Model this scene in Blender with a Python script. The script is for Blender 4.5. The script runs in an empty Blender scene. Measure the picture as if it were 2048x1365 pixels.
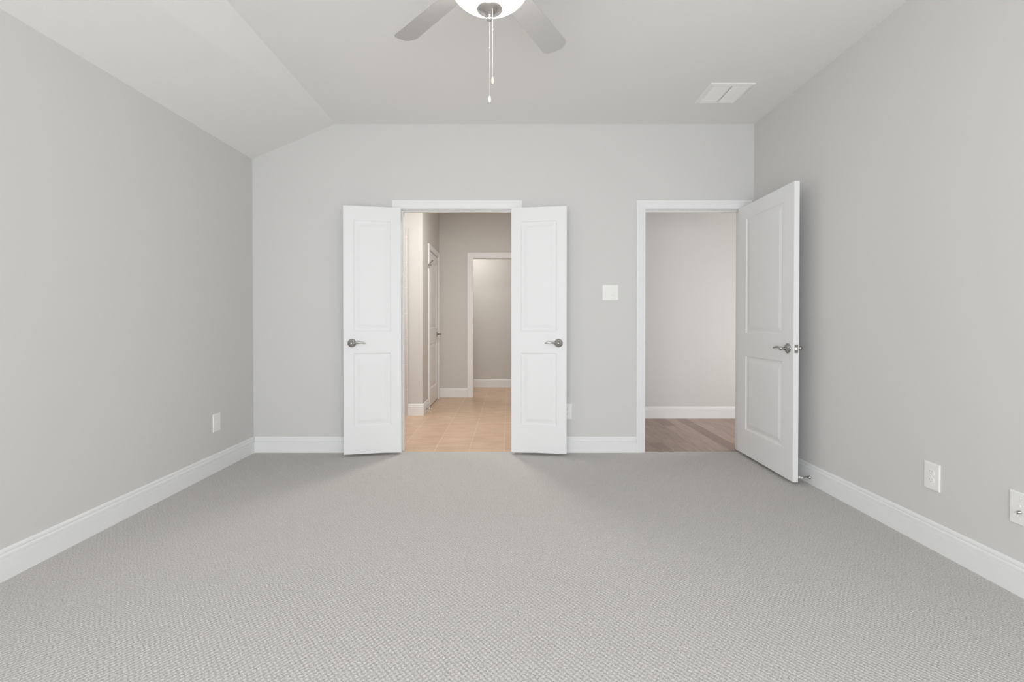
import bpy, bmesh, math
from mathutils import Vector, Matrix

C = bpy.context.scene
COL = C.collection
PI = math.pi

# ------------------------------------------------------------------ camera, world, light, exposure
D = 4.061            # distance from the camera to the back wall
CAM_Z = 1.096
F_PX = 967.0
PITCH = 0.010
cam_d = bpy.data.cameras.new('camera')
cam = bpy.data.objects.new('camera', cam_d)
COL.objects.link(cam)
cam.location = (0, 0, CAM_Z)
cam.rotation_euler = (PI / 2 - PITCH, 0, 0)
cam_d.sensor_width = 36.0
cam_d.lens = 36.0 * F_PX / 2048.0
cam_d.shift_x = 6.0 / 2048.0
cam_d.shift_y = -(37.5 - F_PX * PITCH) / 2048.0
cam_d.clip_start = 0.02
C.camera = cam

C.view_settings.view_transform = 'Standard'
C.view_settings.look = 'None'
C.view_settings.gamma = 1.0
C.view_settings.use_curve_mapping = False
C.view_settings.exposure = 0.04
C.cycles.max_bounces = 14
C.cycles.diffuse_bounces = 10
C.cycles.glossy_bounces = 4
C.cycles.sample_clamp_indirect = 6.0

W = bpy.data.worlds.new('sky')
C.world = W
W.use_nodes = True
W.node_tree.nodes['Background'].inputs[0].default_value = (0.80, 0.88, 1.0, 1)
W.node_tree.nodes['Background'].inputs[1].default_value = 1.0


def area(name, loc, rot, sx, sy, power, col, spread=180.0):
    l = bpy.data.lights.new(name, 'AREA')
    l.shape = 'RECTANGLE'
    l.size, l.size_y = sx, sy
    l.energy = power
    l.color = col
    l.spread = math.radians(spread)
    o = bpy.data.objects.new(name, l)
    o.location = loc
    o.rotation_euler = rot
    COL.objects.link(o)
    return o


REAR = -1.55
# daylight through the three windows of the rear wall, behind the camera: sky light, plus an added up-tilted fill light to brighten the ceiling
for wx, k in ((-1.28, 0.95), (-0.05, 1.35), (1.18, 0.78)):
    area('daylight', (wx, REAR - 0.02, 0.98), (PI / 2, 0, 0), 1.0, 1.5, k * 27.0, (0.98, 0.99, 1.0))
    area('ceiling_fill', (wx, REAR - 0.03, 1.25), (PI / 2 + 0.75, 0, 0), 1.0, 1.2, k * 9.5, (1.0, 1.0, 0.995))
# lamps of the rooms beyond the two doorways
area('bathroom_daylight', (-2.50, 4.95, 1.75), (0, -PI / 2, 0), 0.9, 0.9, 15.5, (1.0, 0.995, 0.98))
area('bathroom_ceiling_lamp', (-0.35, 4.95, 2.70), (0, 0, 0), 0.30, 0.30, 27.0, (1.0, 0.965, 0.92))
area('closet_ceiling_lamp', (-0.85, 7.50, 2.70), (0, 0, 0), 0.30, 0.30, 14.5, (1.0, 0.965, 0.92))
area('hall_daylight', (4.0, 4.85, 0.95), (0, PI / 2, 0), 1.2, 1.1, 31.0, (1.0, 0.985, 0.965))
area('hall_ceiling_lamp', (3.3, 4.85, 2.70), (0, 0, 0), 0.35, 0.35, 3.0, (1.0, 0.92, 0.84))


# ------------------------------------------------------------------ materials
def mat(name, col, rough=0.5, metal=0.0, spec=None):
    m = bpy.data.materials.new(name)
    m.use_nodes = True
    b = m.node_tree.nodes['Principled BSDF']
    b.inputs['Base Color'].default_value = (*col, 1)
    b.inputs['Roughness'].default_value = rough
    b.inputs['Metallic'].default_value = metal
    if spec is not None:
        b.inputs['Specular IOR Level'].default_value = spec
    return m


def nodes(m):
    return m.node_tree.nodes, m.node_tree.links, m.node_tree.nodes['Principled BSDF']


def add_bump(m, scale, strength, dist, detail=3.0):
    n, l, b = nodes(m)
    tc = n.new('ShaderNodeTexCoord')
    nz = n.new('ShaderNodeTexNoise')
    nz.inputs['Scale'].default_value = scale
    nz.inputs['Detail'].default_value = detail
    bp = n.new('ShaderNodeBump')
    bp.inputs['Strength'].default_value = strength
    bp.inputs['Distance'].default_value = dist
    l.new(tc.outputs['Object'], nz.inputs['Vector'])
    l.new(nz.outputs['Fac'], bp.inputs['Height'])
    l.new(bp.outputs['Normal'], b.inputs['Normal'])


M = {}
M['paint'] = mat('wall_paint', (0.640, 0.637, 0.631), 0.85, spec=0.25)
add_bump(M['paint'], 260.0, 0.12, 0.002)
M['ceil'] = mat('ceiling_paint', (0.790, 0.786, 0.770), 0.9, spec=0.2)
add_bump(M['ceil'], 200.0, 0.12, 0.002)
M['bath'] = mat('bathroom_wall_paint', (0.60, 0.585, 0.565), 0.8, spec=0.3)
M['white'] = mat('white_enamel', (0.795, 0.802, 0.808), 0.5, spec=0.3)
M['plastic'] = mat('white_plastic', (0.82, 0.82, 0.81), 0.3)
M['nickel'] = mat('satin_nickel', (0.43, 0.42, 0.40), 0.2, 1.0)
M['nickel_fan'] = mat('bright_satin_nickel', (0.66, 0.645, 0.62), 0.26, 1.0)
M['pale_slot'] = mat('pale_slot', (0.50, 0.50, 0.49), 0.6)
M['dark'] = mat('dark_slot', (0.05, 0.048, 0.045), 0.6)
M['rubber'] = mat('white_rubber', (0.80, 0.80, 0.78), 0.6)
M['cream'] = mat('cream_fob', (0.78, 0.74, 0.60), 0.4)
M['fob'] = mat('white_fob', (0.82, 0.82, 0.80), 0.4)
M['chain'] = mat('chain_metal', (0.75, 0.74, 0.72), 0.3, 1.0)
M['blade'] = mat('fan_blade_grey', (0.50, 0.495, 0.495), 0.42)
M['vent'] = mat('vent_white', (0.96, 0.96, 0.955), 0.5)
M['ext'] = mat('plain_board', (0.5, 0.5, 0.5), 0.9)


def m_bowl():
    m = mat('lit_frosted_glass', (0.9, 0.88, 0.84), 0.35)
    n, l, b = nodes(m)
    b.inputs['Emission Color'].default_value = (1.0, 0.93, 0.82, 1)
    b.inputs['Emission Strength'].default_value = 13.0
    tc = n.new('ShaderNodeTexCoord')
    nz = n.new('ShaderNodeTexNoise')
    nz.inputs['Scale'].default_value = 9.0
    cr = n.new('ShaderNodeValToRGB')
    cr.color_ramp.elements[0].color = (1.0, 0.92, 0.80, 1)
    cr.color_ramp.elements[1].color = (1.0, 0.95, 0.86, 1)
    l.new(tc.outputs['Object'], nz.inputs['Vector'])
    l.new(nz.outputs['Fac'], cr.inputs['Fac'])
    l.new(cr.outputs['Color'], b.inputs['Emission Color'])
    return m


M['bowl'] = m_bowl()


def math_node(n, l, op, a, b=None):
    k = n.new('ShaderNodeMath')
    k.operation = op
    for i, v in enumerate((a, b)):
        if v is None:
            continue
        if isinstance(v, (int, float)):
            k.inputs[i].default_value = v
        else:
            l.new(v, k.inputs[i])
    return k.outputs[0]


def m_carpet():
    m = mat('loop_carpet', (0.55, 0.53, 0.5), 0.95, spec=0.1)
    n, l, b = nodes(m)
    tc = n.new('ShaderNodeTexCoord')
    nz = n.new('ShaderNodeTexNoise')
    nz.inputs['Scale'].default_value = 70.0
    nz.inputs['Detail'].default_value = 2.0
    l.new(tc.outputs['Object'], nz.inputs['Vector'])
    sub = n.new('ShaderNodeVectorMath'); sub.operation = 'SUBTRACT'
    sub.inputs[1].default_value = (0.5, 0.5, 0.5)
    l.new(nz.outputs['Color'], sub.inputs[0])
    sc = n.new('ShaderNodeVectorMath'); sc.operation = 'SCALE'
    sc.inputs['Scale'].default_value = 0.012
    l.new(sub.outputs[0], sc.inputs[0])
    ad = n.new('ShaderNodeVectorMath'); ad.operation = 'ADD'
    l.new(tc.outputs['Object'], ad.inputs[0])
    l.new(sc.outputs[0], ad.inputs[1])
    th = math.radians(39)
    per = 0.0150
    waves = []
    for s in (-1, 1):
        d = n.new('ShaderNodeVectorMath'); d.operation = 'DOT_PRODUCT'
        k = 2 * PI / per
        d.inputs[1].default_value = (math.cos(th) * k, s * math.sin(th) * k, 0)
        l.new(ad.outputs[0], d.inputs[0])
        waves.append(math_node(n, l, 'COSINE', d.outputs['Value']))
    h = math_node(n, l, 'ADD', waves[0], waves[1])
    fine = n.new('ShaderNodeTexNoise')
    fine.inputs['Scale'].default_value = 420.0
    fine.inputs['Detail'].default_value = 2.0
    l.new(tc.outputs['Object'], fine.inputs['Vector'])
    hf = math_node(n, l, 'MULTIPLY', fine.outputs['Fac'], 2.2)
    h2 = math_node(n, l, 'ADD', h, hf)
    bp = n.new('ShaderNodeBump')
    bp.inputs['Strength'].default_value = 0.62
    bp.inputs['Distance'].default_value = 0.0016
    l.new(h2, bp.inputs['Height'])
    l.new(bp.outputs['Normal'], b.inputs['Normal'])
    # yarn colours: flecks of greige and cool grey
    fl = n.new('ShaderNodeTexNoise')
    fl.inputs['Scale'].default_value = 190.0
    fl.inputs['Detail'].default_value = 4.0
    l.new(tc.outputs['Object'], fl.inputs['Vector'])
    cr = n.new('ShaderNodeValToRGB')
    cr.color_ramp.elements[0].position = 0.32
    cr.color_ramp.elements[0].color = (0.405, 0.394, 0.380, 1)
    cr.color_ramp.elements[1].position = 0.62
    cr.color_ramp.elements[1].color = (0.67, 0.654, 0.633, 1)
    l.new(fl.outputs['Fac'], cr.inputs['Fac'])
    l.new(cr.outputs['Color'], b.inputs['Base Color'])
    return m


M['carpet'] = m_carpet()


def m_tile():
    m = mat('peach_floor_tile', (0.6, 0.4, 0.28), 0.32)
    n, l, b = nodes(m)
    tc = n.new('ShaderNodeTexCoord')
    sp = n.new('ShaderNodeSeparateXYZ')
    l.new(tc.outputs['Object'], sp.inputs[0])
    v = math_node(n, l, 'SUBTRACT', -0.043 + 0.298 * 20, sp.outputs['X'])
    step = math_node(n, l, 'MULTIPLY', math_node(n, l, 'FLOOR', math_node(n, l, 'DIVIDE', v, 0.298)), 0.2)
    u = math_node(n, l, 'SUBTRACT', math_node(n, l, 'ADD', sp.outputs['Y'], -4.907 + 0.2 * 20 + 6.0), step)
    mp = n.new('ShaderNodeCombineXYZ')
    l.new(u, mp.inputs['X'])
    l.new(v, mp.inputs['Y'])
    br = n.new('ShaderNodeTexBrick')
    br.offset = 0.0
    br.inputs['Scale'].default_value = 1.0
    br.inputs['Brick Width'].default_value = 0.60
    br.inputs['Row Height'].default_value = 0.298
    br.inputs['Mortar Size'].default_value = 0.0030
    br.inputs['Mortar Smooth'].default_value = 0.3
    br.inputs['Color1'].default_value = (0.575, 0.415, 0.290, 1)
    br.inputs['Color2'].default_value = (0.625, 0.460, 0.330, 1)
    br.inputs['Mortar'].default_value = (0.74, 0.60, 0.48, 1)
    l.new(mp.outputs[0], br.inputs['Vector'])
    nz = n.new('ShaderNodeTexNoise')
    nz.inputs['Scale'].default_value = 5.0
    nz.inputs['Detail'].default_value = 5.0
    mp2 = n.new('ShaderNodeMapping')
    mp2.inputs['Scale'].default_value = (1.0, 2.4, 1.0)
    l.new(tc.outputs['Object'], mp2.inputs['Vector'])
    l.new(mp2.outputs['Vector'], nz.inputs['Vector'])
    cr = n.new('ShaderNodeValToRGB')
    cr.color_ramp.elements[0].position = 0.3
    cr.color_ramp.elements[0].color = (0.86, 0.82, 0.78, 1)
    cr.color_ramp.elements[1].position = 0.7
    cr.color_ramp.elements[1].color = (1.05, 1.05, 1.05, 1)
    l.new(nz.outputs['Fac'], cr.inputs['Fac'])
    mx = n.new('ShaderNodeMix'); mx.data_type = 'RGBA'; mx.blend_type = 'MULTIPLY'
    mx.inputs[0].default_value = 1.0
    l.new(br.outputs['Color'], mx.inputs[6])
    l.new(cr.outputs['Color'], mx.inputs[7])
    l.new(mx.outputs[2], b.inputs['Base Color'])
    bp = n.new('ShaderNodeBump')
    bp.inputs['Strength'].default_value = 0.3
    bp.inputs['Distance'].default_value = 0.002
    bp.invert = True
    l.new(br.outputs['Fac'], bp.inputs['Height'])
    l.new(bp.outputs['Normal'], b.inputs['Normal'])
    return m


M['tile'] = m_tile()


def m_walltile():
    m = mat('glazed_wall_tile', (0.62, 0.60, 0.57), 0.12)
    n, l, b = nodes(m)
    tc = n.new('ShaderNodeTexCoord')
    sp = n.new('ShaderNodeSeparateXYZ')
    l.new(tc.outputs['Object'], sp.inputs[0])
    cb = n.new('ShaderNodeCombineXYZ')
    l.new(sp.outputs['X'], cb.inputs['X'])
    l.new(sp.outputs['Z'], cb.inputs['Y'])
    br = n.new('ShaderNodeTexBrick')
    br.offset = 0.0
    br.inputs['Scale'].default_value = 1.0
    br.inputs['Brick Width'].default_value = 0.30
    br.inputs['Row Height'].default_value = 0.30
    br.inputs['Mortar Size'].default_value = 0.003
    br.inputs['Color1'].default_value = (0.55, 0.53, 0.50, 1)
    br.inputs['Color2'].default_value = (0.58, 0.56, 0.53, 1)
    br.inputs['Mortar'].default_value = (0.72, 0.71, 0.69, 1)
    l.new(cb.outputs[0], br.inputs['Vector'])
    l.new(br.outputs['Color'], b.inputs['Base Color'])
    return m


M['walltile'] = m_walltile()


def m_wood():
    m = mat('brown_plank_floor', (0.2, 0.14, 0.11), 0.36)
    n, l, b = nodes(m)
    tc = n.new('ShaderNodeTexCoord')
    mp = n.new('ShaderNodeMapping')
    mp.inputs['Rotation'].default_value = (0, 0, -PI / 2)
    mp.inputs['Location'].default_value = (0.2, 3.02, 0)
    l.new(tc.outputs['Object'], mp.inputs['Vector'])
    br = n.new('ShaderNodeTexBrick')
    br.offset = 0.37
    br.inputs['Scale'].default_value = 1.0
    br.inputs['Brick Width'].default_value = 1.15
    br.inputs['Row Height'].default_value = 0.125
    br.inputs['Mortar Size'].default_value = 0.0008
    br.inputs['Color1'].default_value = (0.180, 0.118, 0.093, 1)
    br.inputs['Color2'].default_value = (0.36, 0.262, 0.215, 1)
    br.inputs['Mortar'].default_value = (0.09, 0.06, 0.045, 1)
    l.new(mp.outputs['Vector'], br.inputs['Vector'])
    nz = n.new('ShaderNodeTexNoise')
    nz.inputs['Scale'].default_value = 3.0
    nz.inputs['Detail'].default_value = 7.0
    nz.inputs['Roughness'].default_value = 0.62
    mp2 = n.new('ShaderNodeMapping')
    mp2.inputs['Scale'].default_value = (16.0, 1.1, 1.0)
    l.new(tc.outputs['Object'], mp2.inputs['Vector'])
    l.new(mp2.outputs['Vector'], nz.inputs['Vector'])
    cr = n.new('ShaderNodeValToRGB')
    cr.color_ramp.elements[0].position = 0.3
    cr.color_ramp.elements[0].color = (0.72, 0.70, 0.68, 1)
    cr.color_ramp.elements[1].position = 0.7
    cr.color_ramp.elements[1].color = (1.18, 1.18, 1.18, 1)
    l.new(nz.outputs['Fac'], cr.inputs['Fac'])
    mx = n.new('ShaderNodeMix'); mx.data_type = 'RGBA'; mx.blend_type = 'MULTIPLY'
    mx.inputs[0].default_value = 1.0
    l.new(br.outputs['Color'], mx.inputs[6])
    l.new(cr.outputs['Color'], mx.inputs[7])
    l.new(mx.outputs[2], b.inputs['Base Color'])
    return m


M['wood'] = m_wood()


# ------------------------------------------------------------------ mesh helpers
def obj(name, bm, m, parent=None, smooth=False, loc=None, rot=None):
    bmesh.ops.recalc_face_normals(bm, faces=bm.faces)
    me = bpy.data.meshes.new(name)
    bm.to_mesh(me)
    bm.free()
    me.materials.append(M[m] if isinstance(m, str) else m)
    if smooth:
        for p in me.polygons:
            p.use_smooth = True
    o = bpy.data.objects.new(name, me)
    COL.objects.link(o)
    if parent is not None:
        o.parent = parent
    if loc is not None:
        o.location = loc
    if rot is not None:
        o.rotation_euler = rot
    return o


def tag(o, label=None, cat=None, group=None, kind=None):
    if label: o['label'] = label
    if cat: o['category'] = cat
    if group: o['group'] = group
    if kind: o['kind'] = kind
    return o


def thing(name, label, cat, loc=(0, 0, 0), rot=(0, 0, 0), group=None, kind=None):
    o = bpy.data.objects.new(name, None)
    o.empty_display_size = 0.05
    COL.objects.link(o)
    o.location = loc
    o.rotation_euler = rot
    return tag(o, label, cat, group, kind)


def struct(name, bm, m, label=None, cat=None, smooth=False):
    return tag(obj(name, bm, m, smooth=smooth), label, cat, None, 'structure')


def box(bm, x0, x1, y0, y1, z0, z1, bev=0.0):
    v = [bm.verts.new((x, y, z)) for x in (x0, x1) for y in (y0, y1) for z in (z0, z1)]
    fs = []
    for q in ((0, 1, 3, 2), (4, 6, 7, 5), (0, 4, 5, 1), (2, 3, 7, 6), (0, 2, 6, 4), (1, 5, 7, 3)):
        fs.append(bm.faces.new([v[i] for i in q]))
    if bev > 0:
        es = list({e for f in fs for e in f.edges})
        bmesh.ops.bevel(bm, geom=es, offset=bev, segments=2, profile=0.6, affect='EDGES')
    return bm


def nb():
    return bmesh.new()


def lathe(bm, prof, axis_mat=None, seg=32):
    """prof: (radius, height) along local z."""
    am = axis_mat or Matrix.Identity(4)
    rings = []
    for r, h in prof:
        if r < 1e-6:
            rings.append([bm.verts.new(am @ Vector((0, 0, h)))])
        else:
            rings.append([bm.verts.new(am @ Vector((r * math.cos(2 * PI * i / seg), r * math.sin(2 * PI * i / seg), h))) for i in range(seg)])
    for a, b in zip(rings, rings[1:]):
        for i in range(seg):
            j = (i + 1) % seg
            if len(a) == 1 and len(b) == 1:
                continue
            if len(a) == 1:
                bm.faces.new((a[0], b[i], b[j]))
            elif len(b) == 1:
                bm.faces.new((a[i], b[0], a[j]))
            else:
                bm.faces.new((a[i], b[i], b[j], a[j]))
    for r in (rings[0], rings[-1]):
        if len(r) > 1:
            bm.faces.new(r)
    return bm


def sweep(bm, pts, radii, flat=None, seg=12, up=Vector((0, 0, 1))):
    """tube along pts; radii: (a across, b along up) per point."""
    rings = []
    P = [Vector(p) for p in pts]
    for i, p in enumerate(P):
        t = (P[min(i + 1, len(P) - 1)] - P[max(i - 1, 0)]).normalized()
        s = t.cross(up).normalized()
        u = s.cross(t).normalized()
        a, b = radii[i]
        rings.append([bm.verts.new(p + s * a * math.cos(2 * PI * k / seg) + u * b * math.sin(2 * PI * k / seg)) for k in range(seg)])
    for a, b in zip(rings, rings[1:]):
        for i in range(seg):
            j = (i + 1) % seg
            bm.faces.new((a[i], b[i], b[j], a[j]))
    bm.faces.new(rings[0])
    bm.faces.new(rings[-1])
    return bm


def wall_grid(a_cuts, z_cuts, holes, t0, t1, axis):
    """A welded wall: axis 'x' runs along x with thickness in y (t0..t1); axis 'y' the other way. holes: (a0,a1,z0,z1)."""
    bm = nb()

    def hole(i, k):
        am = (a_cuts[i] + a_cuts[i + 1]) / 2
        zm = (z_cuts[k] + z_cuts[k + 1]) / 2
        return any(h[0] < am < h[1] and h[2] < zm < h[3] for h in holes)
    V = {}

    def v(i, k, s):
        if (i, k, s) not in V:
            a, z, t = a_cuts[i], z_cuts[k], (t0, t1)[s]
            V[(i, k, s)] = bm.verts.new((a, t, z) if axis == 'x' else (t, a, z))
        return V[(i, k, s)]
    na, nz = len(a_cuts) - 1, len(z_cuts) - 1
    solid = lambda i, k: 0 <= i < na and 0 <= k < nz and not hole(i, k)
    for i in range(na):
        for k in range(nz):
            if not solid(i, k):
                continue
            for s in (0, 1):
                bm.faces.new((v(i, k, s), v(i + 1, k, s), v(i + 1, k + 1, s), v(i, k + 1, s)))
            if not solid(i - 1, k): bm.faces.new((v(i, k, 0), v(i, k, 1), v(i, k + 1, 1), v(i, k + 1, 0)))
            if not solid(i + 1, k): bm.faces.new((v(i + 1, k, 0), v(i + 1, k, 1), v(i + 1, k + 1, 1), v(i + 1, k + 1, 0)))
            if not solid(i, k - 1): bm.faces.new((v(i, k, 0), v(i + 1, k, 0), v(i + 1, k, 1), v(i, k, 1)))
            if not solid(i, k + 1): bm.faces.new((v(i, k + 1, 0), v(i + 1, k + 1, 0), v(i + 1, k + 1, 1), v(i, k + 1, 1)))
    return bm


def prism(bm, pts_a, pts_b):
    """closed solid between two matching loops"""
    A = [bm.verts.new(p) for p in pts_a]
    B = [bm.verts.new(p) for p in pts_b]
    n = len(A)
    for i in range(n):
        j = (i + 1) % n
        bm.faces.new((A[i], A[j], B[j], B[i]))
    bm.faces.new(A)
    bm.faces.new(B)
    return bm


# ------------------------------------------------------------------ the setting
XL, XR = -2.150, 2.052
TH = 0.115
YB = D + TH                       # far face of the back wall
CEIL = 2.755
CREASE_X = -1.453
HEAD = 2.041                      # underside of the door heads
L0, L1 = -0.9026, 0.035           # jamb faces of the double doorway
R0, R1 = 1.1445, 1.957            # jamb faces of the single doorway
J = 0.018                         # jamb board thickness
Y_STUB, Y_FAR, Y_END, Y_HALL = 5.70, 7.07, 8.17, 5.52
X_SIDE = -1.020
FAR0, FAR1 = -0.526, 0.27         # far doorway of the bathroom passage

struct('floor_bedroom', box(nb(), XL - 0.1, XR + 0.1, REAR - 0.1, 4.084, -0.05, 0), 'carpet', 'grey looped carpet covering the bedroom floor', 'floor')
struct('floor_bathroom', box(nb(), -2.7, 0.95, 4.084, Y_END + 0.1, -0.05, -0.003), 'tile', 'peach tiled floor beyond the double doors', 'floor')
struct('floor_hall', box(nb(), 0.95, 4.1, 4.084, Y_HALL + 0.1, -0.05, -0.003), 'wood', 'brown plank floor beyond the single open door', 'floor')

struct('wall_back', wall_grid([XL - 0.1, L0 - J, L1 + J, R0 - J, R1 + J, XR + 0.1], [-0.05, HEAD + J, 2.85],
                              [(L0 - J, L1 + J, -0.1, HEAD + J), (R0 - J, R1 + J, -0.1, HEAD + J)], D, YB, 'x'), 'paint',
       'light grey bedroom wall with the two doorways', 'wall')


def left_top(y):
    return 2.461 - (D - y) * 0.0190


bm = nb()
prism(bm, [(XL, REAR - 0.1, -0.05), (XL, D, -0.05), (XL, D, left_top(D)), (XL, REAR - 0.1, left_top(REAR - 0.1))],
      [(XL - 0.1, REAR - 0.1, -0.05), (XL - 0.1, D, -0.05), (XL - 0.1, D, left_top(D)), (XL - 0.1, REAR - 0.1, left_top(REAR - 0.1))])
struct('wall_left', bm, 'paint', 'light grey bedroom wall under the sloped ceiling', 'wall')
struct('wall_right', box(nb(), XR, XR + 0.1, REAR - 0.1, D, -0.05, CEIL), 'paint', 'light grey bedroom wall behind the open single door', 'wall')

WIN = [(-1.28, 1.0), (-0.05, 1.0), (1.18, 1.0)]
ac = [XL - 0.1] + [q for x, w in WIN for q in (x - w / 2, x + w / 2)] + [XR + 0.1]
struct('wall_rear', wall_grid(ac, [-0.05, 0.2, 2.3, 2.85], [(x - w / 2, x + w / 2, 0.2, 2.3) for x, w in WIN], REAR - 0.1, REAR, 'x'), 'paint',
       'light grey bedroom wall with three windows', 'wall')
for i, (x, w) in enumerate(WIN):
    bm = nb()
    for a, b in ((x - w / 2, x - w / 2 + 0.045), (x + w / 2 - 0.045, x + w / 2)):
        box(bm, a, b, REAR - 0.09, REAR - 0.04, 0.2, 2.3)
    for a, b in ((0.2, 0.245), (2.255, 2.3)):
        box(bm, x - w / 2 + 0.045, x + w / 2 - 0.045, REAR - 0.09, REAR - 0.04, a, b)
    o = struct('window_%d' % (i + 1), bm, 'white', 'white framed window in the bedroom wall facing the doors', 'window')
    o['group'] = 'bedroom windows'

# ceiling: flat field and the slope down to the left wall
T = 0.08
bm = nb()


def ceil_sec(y):
    return [(CREASE_X, y, CEIL), (XR + 0.1, y, CEIL), (XR + 0.1, y, CEIL + T), (CREASE_X, y, CEIL + T), (XL - 0.1, y, left_top(y) - 0.042 + T), (XL - 0.1, y, left_top(y) - 0.042)]


prism(bm, ceil_sec(REAR - 0.1), ceil_sec(D))
struct('ceiling_bedroom', bm, 'ceil', 'pale grey bedroom ceiling with one sloped side', 'ceiling')

# rooms beyond
struct('ceiling_bathroom', box(nb(), -2.7, 0.95, YB, Y_END + 0.1, 2.75, 2.80), 'ceil', 'pale ceiling of the tiled passage', 'ceiling')
struct('ceiling_hall', box(nb(), 0.95, 4.1, YB, Y_HALL + 0.1, 2.75, 2.80), 'ceil', 'pale ceiling of the hall', 'ceiling')
struct('wall_stub', box(nb(), -2.65, X_SIDE, Y_STUB, Y_STUB + 0.10, -0.05, 2.75), 'bath', 'short grey wall end beyond the double doors', 'wall')
S0, S1 = 6.155, 6.945             # door opening in the passage side wall
struct('wall_passage', wall_grid([Y_STUB + 0.1, S0, S1, Y_FAR], [-0.05, 2.035, 2.75], [(S0, S1, -0.1, 2.035)], X_SIDE - 0.1, X_SIDE, 'y'), 'bath',
       'grey side wall of the tiled passage with a narrow door', 'wall')
struct('wall_far', wall_grid([X_SIDE - 0.1, FAR0 - J, FAR1 + J, 0.95], [-0.05, 2.03 + J, 2.75], [(FAR0 - J, FAR1 + J, -0.1, 2.03 + J)], Y_FAR, Y_FAR + 0.1, 'x'), 'bath',
       'grey wall with white cased opening at the end of the tiled passage', 'wall')
struct('wall_end', box(nb(), -1.6, 1.0, Y_END, Y_END + 0.1, -0.05, 2.75), 'bath', 'grey wall seen through the farthest cased opening', 'wall')
struct('wall_closet', box(nb(), -1.25, -1.15, Y_FAR + 0.1, Y_END, -0.05, 2.75), 'bath', 'side wall of the farthest room', 'wall')
struct('wall_partition', box(nb(), 0.85, 0.95, YB, Y_END, -0.05, 2.75), 'bath', 'wall between the tiled passage and the hall', 'wall')
struct('wall_hall', box(nb(), 0.95, 4.1, Y_HALL, Y_HALL + 0.1, -0.05, 2.75), 'paint', 'pale grey wall across the hall', 'wall')
struct('wall_hall_end', box(nb(), 4.1, 4.2, YB, Y_HALL + 0.1, -0.05, 2.75), 'paint', 'end wall of the hall', 'wall')
struct('wall_hall_near', box(nb(), XR + 0.1, 4.2, YB - 0.1, YB, -0.05, 2.80), 'paint', 'near wall of the hall', 'wall')
struct('wall_bathroom_near', box(nb(), -2.75, XL - 0.1, YB - 0.1, YB, -0.05, 2.80), 'bath', 'near wall of the tiled room', 'wall')
struct('wall_bathroom', box(nb(), -2.75, -2.65, YB, Y_STUB, -0.05, 2.75), 'bath', 'side wall of the tiled room', 'wall')
struct('wall_tiled', box(nb(), -2.2, -1.197, Y_STUB - 0.014, Y_STUB, -0.003, 2.20, 0.002), 'walltile', 'glazed wall tile edge beside the short wall end', 'wall tile')


# baseboards: extruded moulding profile (out from the wall, up)
BP = [(0, 0), (0.015, 0), (0.015, 0.0885), (0.0085, 0.0895), (0.0080, 0.0930), (0.0118, 0.0960), (0.0120, 0.106), (0.0100, 0.112),
      (0.0070, 0.114), (0.0090, 0.118), (0.0085, 0.125), (0.0060, 0.131), (0.0035, 0.134), (0, 0.134)]


def baseboard(name, p0, p1, nrm, label, z=0.0):
    bm = nb()
    n = Vector((nrm[0], nrm[1], 0))
    a = [Vector((p0[0], p0[1], z)) + n * u + Vector((0, 0, h)) for u, h in BP]
    b = [Vector((p1[0], p1[1], z)) + n * u + Vector((0, 0, h)) for u, h in BP]
    prism(bm, a, b)
    return struct(name, bm, 'white', label, 'baseboard')


CW = 0.072    # casing width
RV = 0.005    # reveal
baseboard('baseboard_left', (XL, REAR), (XL, D), (1, 0), 'white baseboard under the wall with the sloped ceiling')
baseboard('baseboard_right', (XR, REAR), (XR, D), (-1, 0), 'white baseboard behind the open single door')
baseboard('baseboard_back', (XL + 0.015, D), (L0 - RV - CW, D), (0, -1), 'white baseboard between the corner and the double doors')
baseboard('baseboard_middle', (L1 + RV + CW, D), (R0 - RV - CW, D), (0, -1), 'white baseboard between the two doorways')
baseboard('baseboard_rear', (XL + 0.015, REAR), (XR - 0.015, REAR), (0, 1), 'white baseboard under the windows')
baseboard('baseboard_hall', (0.95, Y_HALL), (4.1, Y_HALL), (0, -1), 'white baseboard above the brown plank floor', -0.003)
baseboard('baseboard_stub', (-1.195, Y_STUB), (X_SIDE + 0.015, Y_STUB), (0, -1), 'white baseboard on the short wall end', -0.003)
baseboard('baseboard_passage', (X_SIDE, Y_STUB), (X_SIDE, S0 - 0.07), (1, 0), 'white baseboard before the narrow passage door', -0.003)
baseboard('baseboard_far', (X_SIDE, Y_FAR), (FAR0 - RV - 0.078, Y_FAR), (0, -1), 'white baseboard beside the farthest cased opening', -0.003)
baseboard('baseboard_end', (-1.15, Y_END), (0.85, Y_END), (0, -1), 'white baseboard seen through the farthest opening', -0.003)


def casing_prof(w):
    k = w / 0.072
    return [(0, 0), (0, 0.008), (0.003 * k, 0.0105), (0.007 * k, 0.0105), (0.010 * k, 0.0085), (0.016 * k, 0.0105), (0.026 * k, 0.0125),
            (0.040 * k, 0.0140), (0.047 * k, 0.0140), (0.050 * k, 0.0165), (0.058 * k, 0.0175), (0.066 * k, 0.0170), (0.0715 * k, 0.0145), (w, 0.0)]


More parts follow.
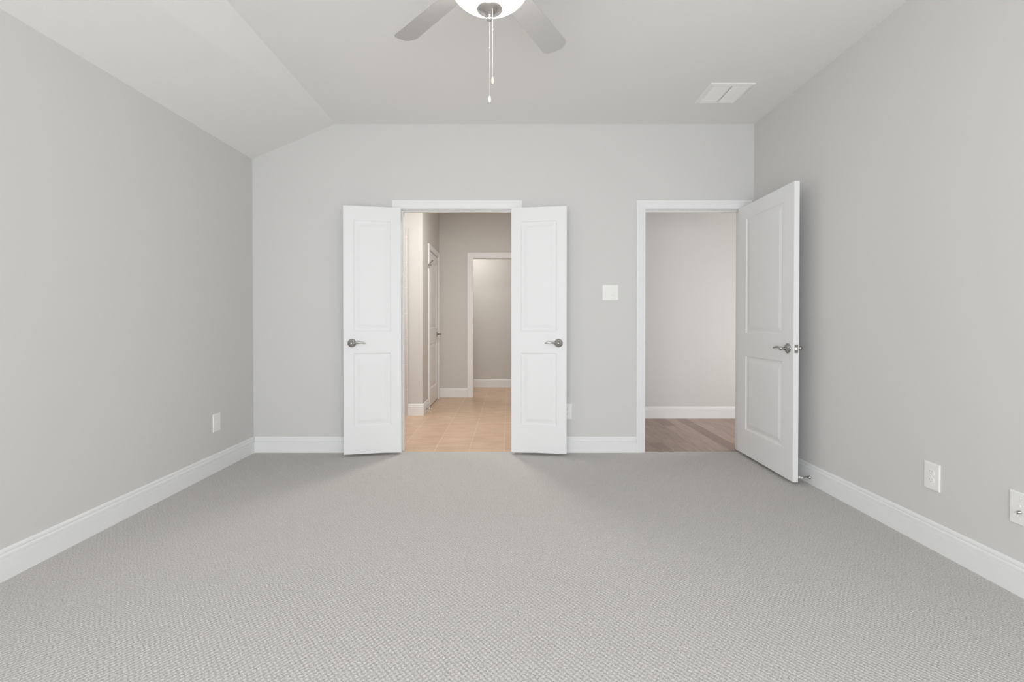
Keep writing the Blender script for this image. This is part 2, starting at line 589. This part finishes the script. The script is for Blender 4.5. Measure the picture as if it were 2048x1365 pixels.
def casing(name, a0, a1, ztop, face, nsign, axis, w, label, zb=0.0, jamb=None):
    """casing around an opening a0..a1 (already at the reveal line). axis 'x': wall along x, face = its y."""
    bm = nb()
    loops = []
    for u, v in casing_prof(w):
        t = face + nsign * v
        pts = [(a0 - u, zb), (a0 - u, ztop + u), (a1 + u, ztop + u), (a1 + u, zb)]
        loops.append([bm.verts.new((a, t, z) if axis == 'x' else (t, a, z)) for a, z in pts])
    n = len(loops)
    for i in range(n):
        p, q = loops[i], loops[(i + 1) % n]
        for k in range(3):
            bm.faces.new((p[k], p[k + 1], q[k + 1], q[k]))
    bm.faces.new([p[0] for p in loops])
    bm.faces.new([p[3] for p in loops])
    return struct(name, bm, 'white', label, 'door casing')


def jamb(name, a0, a1, ztop, t0, t1, label, zb, stop=None):
    bm = nb()
    box(bm, a0 - J, a0, t0, t1, zb, ztop + J)
    box(bm, a1, a1 + J, t0, t1, zb, ztop + J)
    box(bm, a0, a1, t0, t1, ztop, ztop + J)
    o = struct(name, bm, 'white', label, 'door jamb')
    if stop:
        bm = nb()
        s0, s1 = stop
        box(bm, a0, a0 + 0.010, s0, s1, zb, ztop)
        box(bm, a1 - 0.010, a1, s0, s1, zb, ztop)
        box(bm, a0 + 0.010, a1 - 0.010, s0, s1, ztop - 0.010, ztop)
        obj('stop_strip', bm, 'white', o)
    return o


casing('trim_1', L0 - RV, L1 + RV, HEAD + RV, D, -1, 'x', CW, 'white casing around the double doorway')
casing('trim_2', R0 - RV, R1 + RV, HEAD + RV, D, -1, 'x', CW, 'white casing around the single doorway')
jamb('trim_3', L0, L1, HEAD, D, YB, 'white jamb lining the double doorway', 0.0, (D + 0.040, D + 0.075))
jm = jamb('trim_4', R0, R1, HEAD, D, YB, 'white jamb lining the single doorway', 0.0, (D + 0.040, D + 0.075))
bm = box(nb(), R0 - 0.0015, R0 + 0.0015, D + 0.006, D + 0.032, 0.885, 0.945, 0.0005)
box(bm, R0 - 0.001, R0 + 0.0035, D - 0.002, D + 0.008, 0.900, 0.930, 0.0005)
tag(obj('strike_plate', bm, 'nickel', jm), 'small metal strike plate')
casing('trim_5', FAR0 - RV, FAR1 + RV, 2.03 + RV, Y_FAR, -1, 'x', 0.078, 'white casing of the farthest opening in the tiled passage', -0.003)
jamb('trim_6', FAR0, FAR1, 2.03, Y_FAR, Y_FAR + 0.10, 'white jamb of the farthest opening in the tiled passage', -0.003)
casing('trim_7', S0 + 0.012, S1 - 0.012, 2.035 - 0.012, X_SIDE, 1, 'y', 0.068, 'white casing of the narrow passage door', -0.003)


# ------------------------------------------------------------------ doors
RINGS = [(0.0, 0.0), (0.003, 0.0035), (0.008, 0.0065), (0.014, 0.0080), (0.020, 0.0080)]   # inset, depth of the sticking
PRING = [(0.020, 0.0080), (0.026, 0.0075), (0.050, 0.0022), (0.053, 0.0015)]                # raised panel field


def door_slab(w, h, t, rects, parent):
    """slab with moulded openings (origin at hinge edge bottom, centred in thickness) and a raised panel in each."""
    bm = nb()
    xs = sorted({0.0, w} | {q for r in rects for q in (r[0], r[1])})
    zs = sorted({0.0, h} | {q for r in rects for q in (r[2], r[3])})
    V = {}

    def v(x, z, s, y=None):
        k = (round(x, 5), round(z, 5), s, None if y is None else round(y, 5))
        if k not in V:
            V[k] = bm.verts.new((x, s * t / 2 if y is None else y, z))
        return V[k]
    for s in (-1, 1):
        for i in range(len(xs) - 1):
            for k in range(len(zs) - 1):
                xm, zm = (xs[i] + xs[i + 1]) / 2, (zs[k] + zs[k + 1]) / 2
                if any(r[0] < xm < r[1] and r[2] < zm < r[3] for r in rects):
                    continue
                bm.faces.new((v(xs[i], zs[k], s), v(xs[i + 1], zs[k], s), v(xs[i + 1], zs[k + 1], s), v(xs[i], zs[k + 1], s)))
        for r in rects:
            prev = None
            for ins, dep in RINGS:
                y = None if dep == 0 else s * (t / 2 - dep)
                ring = [v(r[0] + ins, r[2] + ins, s, y), v(r[1] - ins, r[2] + ins, s, y), v(r[1] - ins, r[3] - ins, s, y), v(r[0] + ins, r[3] - ins, s, y)]
                if prev:
                    for k in range(4):
                        bm.faces.new((prev[k], prev[(k + 1) % 4], ring[(k + 1) % 4], ring[k]))
                prev = ring
    for i in range(len(xs) - 1):
        for z in (0.0, h):
            bm.faces.new((v(xs[i], z, -1), v(xs[i + 1], z, -1), v(xs[i + 1], z, 1), v(xs[i], z, 1)))
    for k in range(len(zs) - 1):
        for x in (0.0, w):
            bm.faces.new((v(x, zs[k], -1), v(x, zs[k + 1], -1), v(x, zs[k + 1], 1), v(x, zs[k], 1)))
    obj('slab', bm, 'white', parent)
    for r in rects:
        bm = nb()
        sides = []
        for s in (-1, 1):
            prev = None
            for ins, dep in PRING:
                y = s * (t / 2 - dep)
                ring = [bm.verts.new(p) for p in ((r[0] + ins, y, r[2] + ins), (r[1] - ins, y, r[2] + ins), (r[1] - ins, y, r[3] - ins), (r[0] + ins, y, r[3] - ins))]
                if prev:
                    for k in range(4):
                        bm.faces.new((prev[k], prev[(k + 1) % 4], ring[(k + 1) % 4], ring[k]))
                else:
                    sides.append(ring)
                prev = ring
            bm.faces.new(prev)
        a, b = sides
        for k in range(4):
            bm.faces.new((a[k], a[(k + 1) % 4], b[(k + 1) % 4], b[k]))
        obj('raised_panel', bm, 'white', parent)


def lever(parent, x, z, t, s, dirx, length=0.105, knob=False):
    """lever handle on face s (+1/-1 along local y); the lever points along dirx."""
    h = thing_part('door_handle', parent)
    am = Matrix.Translation((x, s * t / 2, z)) @ Matrix.Rotation(-s * PI / 2, 4, 'X')
    bm = lathe(nb(), [(0.0345, 0.0), (0.0345, 0.004), (0.0325, 0.007), (0.026, 0.010), (0.020, 0.0125), (0.0155, 0.0140), (0.0135, 0.019), (0.0, 0.0195)], am, 40)
    obj('rose', bm, 'nickel', h, True)
    y0 = s * t / 2
    bm = lathe(nb(), [(0.0105, 0.012), (0.0105, 0.038), (0.0125, 0.043), (0.0145, 0.049), (0.0135, 0.055), (0.009, 0.0590), (0.0, 0.0605)], am, 32)
    n = 22
    pts, rad = [], []
    for i in range(n + 1):
        u = i / n
        px = x + dirx * (0.004 + length * u)
        pz = z - 0.001 + 0.0085 * math.sin(u * PI * 1.22 - 0.45) * (0.25 + 0.75 * u) + 0.001
        py = y0 + s * (0.050 - 0.012 * math.sin(u * PI * 0.85))
        pts.append((px, py, pz))
        a = 0.0065 - 0.0025 * u
        b = 0.0100 - 0.0042 * u
        if i == n: a, b = a * 0.45, b * 0.45
        if i == n - 1: a, b = a * 0.85, b * 0.85
        rad.append((a, b))
    sweep(bm, pts, rad, seg=14)
    obj('lever', bm, 'nickel', h, True)
    return h


def thing_part(name, parent):
    o = bpy.data.objects.new(name, None)
    o.empty_display_size = 0.02
    COL.objects.link(o)
    o.parent = parent
    return o


DZ = 0.021
# the two narrow leaves of the double doorway
DT = 0.035


def rects_for(w, st, h=2.02):
    return [(st, w - st, 0.225, 0.822), (st, w - st, 1.002, 1.905)]


ang = math.radians(191.3)
LH = Vector((-0.8935, 3.998, 0))
off = Vector((math.cos(ang + PI / 2), math.sin(ang + PI / 2), 0)) * (-DT / 2)
d1 = thing('door_1', 'narrow white panel door folded open with its lever pointing to the doorway, farther from the single door', 'door', (LH.x + off.x, LH.y + off.y, DZ), (0, 0, ang), 'double door leaves', 'structure')
d1['label'] = 'narrow white double door leaf folded back towards the sloped ceiling side'
door_slab(0.455, 2.02, DT, rects_for(0.455, 0.080), d1)
lever(d1, 0.455 - 0.067, 0.905, DT, 1, -1)
lever(d1, 0.455 - 0.067, 0.905, DT, -1, -1)

ang = math.radians(-8.4)
RH = Vector((0.0187, 3.998, 0))
off = Vector((math.cos(ang + PI / 2), math.sin(ang + PI / 2), 0)) * (DT / 2)
d2 = thing('door_2', 'narrow white double door leaf folded back towards the switch plate', 'door', (RH.x + off.x, RH.y + off.y, DZ), (0, 0, ang), 'double door leaves', 'structure')
door_slab(0.455, 2.02, DT, rects_for(0.455, 0.080), d2)
lever(d2, 0.455 - 0.065, 0.905, DT, -1, -1)
lever(d2, 0.455 - 0.065, 0.905, DT, 1, -1)

# the wide door, standing open square to the wall
ang = math.radians(-90 - 0.9)
DH = Vector((1.9195, 4.052, 0))
off = Vector((math.cos(ang + PI / 2), math.sin(ang + PI / 2), 0)) * (DT / 2)
d3 = thing('door_3', 'wide white two panel door standing open beside the plank floored hall', 'door', (DH.x + off.x, DH.y + off.y, DZ), (0, 0, ang), None, 'structure')
W3 = 0.813
door_slab(W3, 2.02, DT, [(0.135, W3 - 0.135, 0.205, 0.803), (0.135, W3 - 0.135, 0.985, 1.912)], d3)
lever(d3, W3 - 0.066, 0.897, DT, -1, -1)
lever(d3, W3 - 0.066, 0.897, DT, 1, -1)
lp = thing_part('latch', d3)
bm = box(nb(), W3 - 0.0015, W3 + 0.0012, -0.0125, 0.0125, 0.897 - 0.0285, 0.897 + 0.0285, 0.001)
obj('latch_plate', bm, 'nickel', lp)
bm = box(nb(), W3, W3 + 0.011, -0.005, 0.009, 0.897 - 0.010, 0.897 + 0.010, 0.003)
obj('latch_bolt', bm, M['chain'], lp)
for hz in (0.20, 1.0, 1.80):
    bm = lathe(nb(), [(0.0, 0), (0.006, 0.001), (0.006, 0.088), (0.0, 0.089)], Matrix.Translation((-0.002, DT / 2 + 0.004, hz)), 16)
    obj('hinge', bm, 'nickel', d3, True)

# the narrow passage door, closed, in the side wall of the tiled passage
W4 = S1 - S0 - 0.030
d4 = thing('door_4', 'closed white panel door in the side wall of the tiled passage', 'door', (X_SIDE - DT / 2 - 0.003, S0 + 0.015, 0.012), (0, 0, PI / 2), None, 'structure')
door_slab(W4, 2.005, DT, [(0.12, W4 - 0.12, 0.215, 0.81), (0.12, W4 - 0.12, 1.0, 1.89)], d4)
lever(d4, W4 - 0.066, 0.915, DT, -1, -1)
hb = thing_part('hinge', d4)
bm = lathe(nb(), [(0.0, 0), (0.007, 0.001), (0.007, 0.098), (0.0, 0.100)], Matrix.Translation((0.0, -DT / 2 - 0.008, 1.735)), 16)
box(bm, -0.004, 0.03, -DT / 2 - 0.006, -DT / 2, 1.737, 1.833)
obj('knuckle', bm, 'nickel', hb)
y9 = -DT / 2 - 0.012
bm = sweep(nb(), [(0, y9, 1.838), (0.018, y9 - 0.020, 1.856), (0.030, y9 - 0.030, 1.872)], [(0.006, 0.006)] * 3, up=Vector((1, 0, 0)))
sweep(bm, [(0, y9, 1.838), (-0.050, y9 - 0.012, 1.822), (-0.095, y9 - 0.020, 1.806)], [(0.007, 0.007)] * 3, up=Vector((0, 1, 0)))
sweep(bm, [(-0.088, y9 - 0.020, 1.806), (-0.102, y9 - 0.020, 1.806)], [(0.020, 0.020)] * 2, up=Vector((0, 0, 1)))
sweep(bm, [(0.026, y9 - 0.030, 1.872), (0.038, y9 - 0.030, 1.872)], [(0.012, 0.012)] * 2, up=Vector((0, 0, 1)))
obj('pin_stop', bm, 'nickel', hb)


# ------------------------------------------------------------------ ceiling fan
def R2(a):
    return Vector((math.cos(a), math.sin(a), 0))


HX, HY, HZ = -0.0768, 1.937, 2.510
fan = thing('ceiling_fan', 'grey bladed ceiling fan with lit frosted glass bowl', 'ceiling fan', (HX, HY, HZ))
bm = lathe(nb(), [(0.0, CEIL - HZ), (0.070, CEIL - HZ - 0.0005), (0.068, CEIL - HZ - 0.020), (0.050, CEIL - HZ - 0.048), (0.022, CEIL - HZ - 0.060), (0.0, CEIL - HZ - 0.060)], None, 40)
obj('canopy', bm, 'nickel_fan', fan, True)
bm = lathe(nb(), [(0.0, 0.10), (0.013, 0.10), (0.013, 0.19), (0.0, 0.19)], None, 20)
obj('downrod', bm, 'nickel_fan', fan, True)
bm = lathe(nb(), [(0.0, 0.112), (0.055, 0.110), (0.095, 0.098), (0.118, 0.070), (0.122, 0.035), (0.112, 0.012), (0.080, 0.006), (0.0, 0.006)], None, 48)
obj('motor_housing', bm, 'nickel_fan', fan, True)
bm = lathe(nb(), [(0.0, 0.004), (0.075, 0.004), (0.078, -0.030), (0.115, -0.040), (0.150, -0.048), (0.155, -0.058), (0.140, -0.060), (0.0, -0.060)], None, 48)
obj('light_fitter', bm, 'nickel_fan', fan, True)
BR, BT, BB = 0.160, -0.062, -0.158
prof = []
for i in range(19):
    a = (PI / 2) * i / 18
    prof.append((BR * math.cos(a) ** 0.85 if i < 18 else 0.0, BT - (BT - BB) * math.sin(a)))
bm = lathe(nb(), prof, None, 64)
obj('glass_bowl', bm, 'bowl', fan, True)
# cap with ball finial under the bowl
bm = lathe(nb(), [(0.0, -0.150), (0.048, -0.162), (0.051, -0.167), (0.0505, -0.170), (0.046, -0.174), (0.034, -0.182), (0.021, -0.188), (0.011, -0.193), (0.0080, -0.197),
                  (0.0092, -0.200), (0.0120, -0.205), (0.0115, -0.210), (0.0080, -0.2135), (0.0032, -0.2165), (0.0, -0.2168)], None, 40)
obj('finial_cap', bm, 'nickel_fan', fan, True)

az0 = math.atan2(1, 0)
tipL = Vector((-0.2172 * 1.712, 1.712, 0)) * 1.414
tipR = Vector((0.0972 * 1.7776, 1.7776, 0)) * 1.414
hub = Vector((HX, HY, 0))
aL = math.atan2((tipL - hub).y, (tipL - hub).x)
aR = math.atan2((tipR - hub).y, (tipR - hub).x)
a_mid = (aL + aR) / 2
BL_R = 0.676


def blade_outline():
    r0, r1 = 0.165, BL_R
    w0, w1 = 0.052, 0.064          # half widths
    pts = [(r0, -w0), ]
    out = []
    out.append((r0 + 0.012, -w0))
    n = 8
    # leading corner: big rounding, trailing corner: smaller
    rc = 0.050
    for i in range(n + 1):
        a = -PI / 2 + (PI / 2) * i / n
        out.append((r1 - rc + rc * math.cos(a), -w1 + rc + rc * math.sin(a)))
    rc = 0.036
    for i in range(n + 1):
        a = (PI / 2) * i / n
        out.append((r1 - 0.012 - rc + rc * math.cos(a), w1 - rc + rc * math.sin(a)))
    out.append((r0 + 0.012, w0))
    out.append((r0, w0 - 0.014))
    out.append((r0, -w0 + 0.014))
    return out


PITCHB = math.radians(-13)
first = None
for k in range(5):
    a = a_mid + math.radians(36 + 72 * k)
    if first is None:
        ol = blade_outline()
        bm = prism(nb(), [(x, y, 0.003) for x, y in ol], [(x, y, -0.003) for x, y in ol])
        es = [e for e in bm.edges if abs(e.verts[0].co.z - e.verts[1].co.z) < 1e-6]
        bmesh.ops.bevel(bm, geom=es, offset=0.0012, segments=2, affect='EDGES')
        b = obj('blade', bm, 'blade', fan)
        bm = nb()
        sweep(bm, [(0.085, 0, 0.020), (0.12, 0, 0.016), (0.155, 0, 0.008), (0.175, 0, 0.0058), (0.23, 0, 0.0058)], [(0.018, 0.004), (0.015, 0.004), (0.016, 0.003), (0.032, 0.0022), (0.024, 0.0022)], seg=14)
        ir = obj('blade_iron', bm, 'nickel_fan', b, True)
        first = (b, ir)
    else:
        b = first[0].copy(); COL.objects.link(b); b.parent = fan
        ir = first[1].copy(); COL.objects.link(ir); ir.parent = b
    b.rotation_euler = (PITCHB, 0, a)
    b.rotation_mode = 'XYZ'


def pull_chain(x, y, z0, z1, fobm, seat):
    ch = thing_part('pull_chain', fan)
    bm = nb()
    n = int((z0 - z1) / 0.0042)
    for i in range(n):
        z = z0 - (i + 0.5) * (z0 - z1) / n
        bmesh.ops.create_icosphere(bm, subdivisions=1, radius=0.0019, matrix=Matrix.Translation((x, y, z)))
    bmesh.ops.create_cone(bm, cap_ends=True, segments=6, radius1=0.0005, radius2=0.0005, depth=z0 - z1, matrix=Matrix.Translation((x, y, (z0 + z1) / 2)))
    obj('bead_chain', bm, 'chain', ch, True)
    bm = lathe(nb(), [(0.0, 0.004), (0.0028, 0.003), (0.0028, -0.004), (0.0, -0.005)], Matrix.Translation((x, y, z0 - seat)), 12)
    obj('connector', bm, 'chain', ch, True)
    bm = lathe(nb(), [(0.0, 0.002), (0.0025, 0.001), (0.0035, -0.002), (0.0055, -0.009), (0.0058, -0.014), (0.0048, -0.021), (0.0042, -0.024), (0.0, -0.024)], Matrix.Translation((x, y, z1)), 20)
    obj('fob', bm, fobm, ch, True)
    bm = lathe(nb(), [(0.0, -0.023), (0.0034, -0.0235), (0.0034, -0.0265), (0.0, -0.0275)], Matrix.Translation((x, y, z1)), 14)
    obj('fob_tip', bm, 'nickel_fan', ch, True)


pull_chain(0.0, 0.0, -0.215, -0.513, 'fob', 0.107)
pull_chain(0.0125, -0.027, -0.181, -0.452, 'cream', 0.085)

# ------------------------------------------------------------------ ceiling vent
vx0, vx1, vy0, vy1 = 1.400, 1.712, 3.365, 3.675
vent = thing('ceiling_vent', 'square white air register on the ceiling with two louvred halves', 'air vent', ((vx0 + vx1) / 2, (vy0 + vy1) / 2, CEIL))
hw, hd = (vx1 - vx0) / 2, (vy1 - vy0) / 2
bm = nb()
fw = 0.030
loops = []
for ins, z in ((0, 0), (0, -0.002), (0.004, -0.006), (fw - 0.004, -0.011), (fw, -0.009), (fw, 0.0)):
    loops.append([bm.verts.new(p) for p in ((-hw + ins, -hd + ins, z), (hw - ins, -hd + ins, z), (hw - ins, hd - ins, z), (-hw + ins, hd - ins, z))])
for a, b in zip(loops, loops[1:]):
    for k in range(4):
        bm.faces.new((a[k], a[(k + 1) % 4], b[(k + 1) % 4], b[k]))
obj('frame', bm, 'plastic', vent)
bm = box(nb(), -0.008, 0.008, -hd + fw, hd - fw, -0.0055, -0.001, 0.001)
obj('centre_bar', bm, 'plastic', vent)
for s in (-1, 1):
    bm = nb()
    x0, x1 = 0.008, hw - fw
    n = 9
    for i in range(n):
        xa = x0 + (x1 - x0) * i / n
        xb = x0 + (x1 - x0) * (i + 1.18) / n
        xb = min(xb, x1)
        pa = [(s * xa, y, z) for y, z in ((-hd + fw, -0.0095), (hd - fw, -0.0095), (hd - fw, -0.0083), (-hd + fw, -0.0083))]
        pb = [(s * xb, y, z) for y, z in ((-hd + fw, -0.0083), (hd - fw, -0.0083), (hd - fw, -0.0071), (-hd + fw, -0.0071))]
        prism(bm, pa, pb)
    obj('louvre', bm, 'vent', vent)


# ------------------------------------------------------------------ wall plates
def wall_frame(name, label, cat, pos, nrm, group=None):
    """Empty on the wall with local -y pointing out of the wall."""
    a = math.atan2(nrm[1], nrm[0]) + PI / 2
    return thing(name, label, cat, pos, (0, 0, a), group)


def plate(parent, w, h, holes=()):
    bm = nb()
    loops = []
    for ins, y in ((0.0, 0.0), (0.0, -0.0030), (0.0015, -0.0052), (0.005, -0.0064), (0.009, -0.0066)):
        loops.append([bm.verts.new(p) for p in ((-w / 2 + ins, y, -h / 2 + ins), (w / 2 - ins, y, -h / 2 + ins), (w / 2 - ins, y, h / 2 - ins), (-w / 2 + ins, y, h / 2 - ins))])
    for a, b in zip(loops, loops[1:]):
        for k in range(4):
            bm.faces.new((a[k], a[(k + 1) % 4], b[(k + 1) % 4], b[k]))
    bm.faces.new(loops[-1])
    bm.faces.new(loops[0])
    return obj('cover_plate', bm, 'plastic', parent)


def screw(parent, x, z, m='plastic'):
    am = Matrix.Translation((x, -0.0066, z)) @ Matrix.Rotation(PI / 2, 4, 'X')
    o = obj('screw', lathe(nb(), [(0.0035, -0.001), (0.0035, 0.0006), (0.002, 0.0012), (0.0, 0.0013)], am, 14), m, parent, True)
    return o


def duplex(parent, slot_m='dark'):
    plate(parent, 0.087, 0.131)
    for s in (1, -1):
        cz = s * 0.0195
        bm = nb()
        n = 24
        pts = []
        for i in range(n):
            a = 2 * PI * i / n
            x, z = 0.0172 * math.cos(a), 0.0172 * math.sin(a)
            z = max(-0.0138, min(0.0138, z))
            pts.append((x, z + cz))
        prism(bm, [(x, -0.0064, z) for x, z in pts], [(x * 0.97, -0.0082, (z - cz) * 0.97 + cz) for x, z in pts])
        so = obj('socket', bm, 'plastic', parent)
        bm = box(nb(), -0.0075, -0.0053, -0.0085, -0.0080, cz + 0.0005, cz + 0.0085)
        box(bm, 0.0053, 0.0075, -0.0085, -0.0080, cz + 0.0012, cz + 0.0078)
        lathe(bm, [(0.0026, 0.0), (0.0026, 0.0004), (0.0, 0.0004)], Matrix.Translation((0, -0.0081, cz - 0.0065)) @ Matrix.Rotation(PI / 2, 4, 'X'), 12)
        obj('slot', bm, slot_m, so)
    screw(parent, 0, 0)


def jack_plate(parent, coax_z, upper_z, coax=True):
    plate(parent, 0.087, 0.131)
    am = lambda z: Matrix.Translation((0, -0.0060, z)) @ Matrix.Rotation(PI / 2, 4, 'X')
    if coax:
        bm = lathe(nb(), [(0.0072, 0.0), (0.0072, 0.0035), (0.0052, 0.0040), (0.0048, 0.0125), (0.0030, 0.0130), (0.0030, 0.0105), (0.0, 0.0105)], am(coax_z), 6 * 4)
        obj('coax_connector', bm, 'nickel', parent, True)
        bm = lathe(nb(), [(0.0045, 0.0), (0.0045, 0.0022), (0.003, 0.0040), (0.0, 0.0042)], am(upper_z), 20)
        obj('jack_button', bm, 'plastic', parent, True)
    else:
        bm = lathe(nb(), [(0.0135, 0.0), (0.0135, 0.0020), (0.0115, 0.0028), (0.0080, 0.0018), (0.0, 0.0018)], am(coax_z), 28)
        obj('jack_ring', bm, 'plastic', parent, True)
    for z in (0.042, -0.042):
        screw(parent, 0, z)


def rocker_switch(parent):
    plate(parent, 0.133, 0.131)
    for x in (-0.0255, 0.0255):
        bm = nb()
        prism(bm, [(x - 0.0165, -0.0064, -0.0335), (x + 0.0165, -0.0064, -0.0335), (x + 0.0165, -0.0064, 0.0335), (x - 0.0165, -0.0064, 0.0335)],
              [(x - 0.0160, -0.0068, -0.0330), (x + 0.0160, -0.0068, -0.0330), (x + 0.0160, -0.0068, 0.0330), (x - 0.0160, -0.0068, 0.0330)])
        r = obj('switch_frame', bm, 'plastic', parent)
        bm = nb()
        prism(bm, [(x - 0.0150, -0.0066, -0.0315), (x - 0.0150, -0.0120, -0.0315), (x - 0.0150, -0.0085, 0.0), (x - 0.0150, -0.0080, 0.0315), (x - 0.0150, -0.0066, 0.0315)],
              [(x + 0.0150, -0.0066, -0.0315), (x + 0.0150, -0.0120, -0.0315), (x + 0.0150, -0.0085, 0.0), (x + 0.0150, -0.0080, 0.0315), (x + 0.0150, -0.0066, 0.0315)])
        obj('rocker', bm, 'plastic', r)
        for z in (0.048, -0.048):
            screw(parent, x, z)


sw = wall_frame('light_switch', 'square white double rocker switch plate between the doorways', 'light switch', (0.8510, D, 1.346), (0, -1))
rocker_switch(sw)
o1 = wall_frame('power_outlet', 'white duplex outlet low on the wall, half hidden by a double door leaf', 'outlet', (0.4855, D, 0.346), (0, -1), 'wall outlets')
duplex(o1)
o2 = wall_frame('power_outlet', 'white duplex outlet on the side wall near the open single door', 'outlet', (XR, 2.335, 0.350), (-1, 0), 'wall outlets')
duplex(o2, 'pale_slot')
j1 = wall_frame('cable_jack', 'white wall plate with metal coaxial connector, cut by the frame edge', 'wall jack', (XR, 1.9275, 0.348), (-1, 0))
jack_plate(j1, -0.014, 0.011)
j2 = wall_frame('phone_jack', 'white wall plate with one round jack under the sloped ceiling', 'wall jack', (XL, 3.545, 0.360), (1, 0))
jack_plate(j2, 0.0, 0.0, coax=False)


# ------------------------------------------------------------------ door stops on the baseboards
def door_stop(label, pos, nrm, ln):
    a = math.atan2(nrm[1], nrm[0])
    t = thing('door_stop', label, 'door stop', pos, (0, 0, a))
    ax = Matrix.Rotation(PI / 2, 4, 'Y')
    obj('mount', lathe(nb(), [(0.0125, 0.0), (0.0120, 0.003), (0.008, 0.008), (0.0055, 0.014), (0.0, 0.014)], ax, 24), 'nickel', t, True)
    obj('rod', lathe(nb(), [(0.0, 0.010), (0.0045, 0.010), (0.0045, ln - 0.010), (0.0, ln - 0.010)], ax, 20), 'nickel', t, True)
    obj('rubber_tip', lathe(nb(), [(0.0, ln - 0.013), (0.0065, ln - 0.013), (0.0075, ln - 0.006), (0.0060, ln), (0.0, ln + 0.001)], ax, 20), 'rubber', t, True)
    return t


door_stop('metal door stop on the baseboard behind the wide open door', (XR - 0.015, 3.262, 0.046), (-1, 0), 0.079)
door_stop('small metal door stop at the foot of the tiled passage door', (X_SIDE + 0.015, 5.86, 0.045), (1, 0), 0.075)
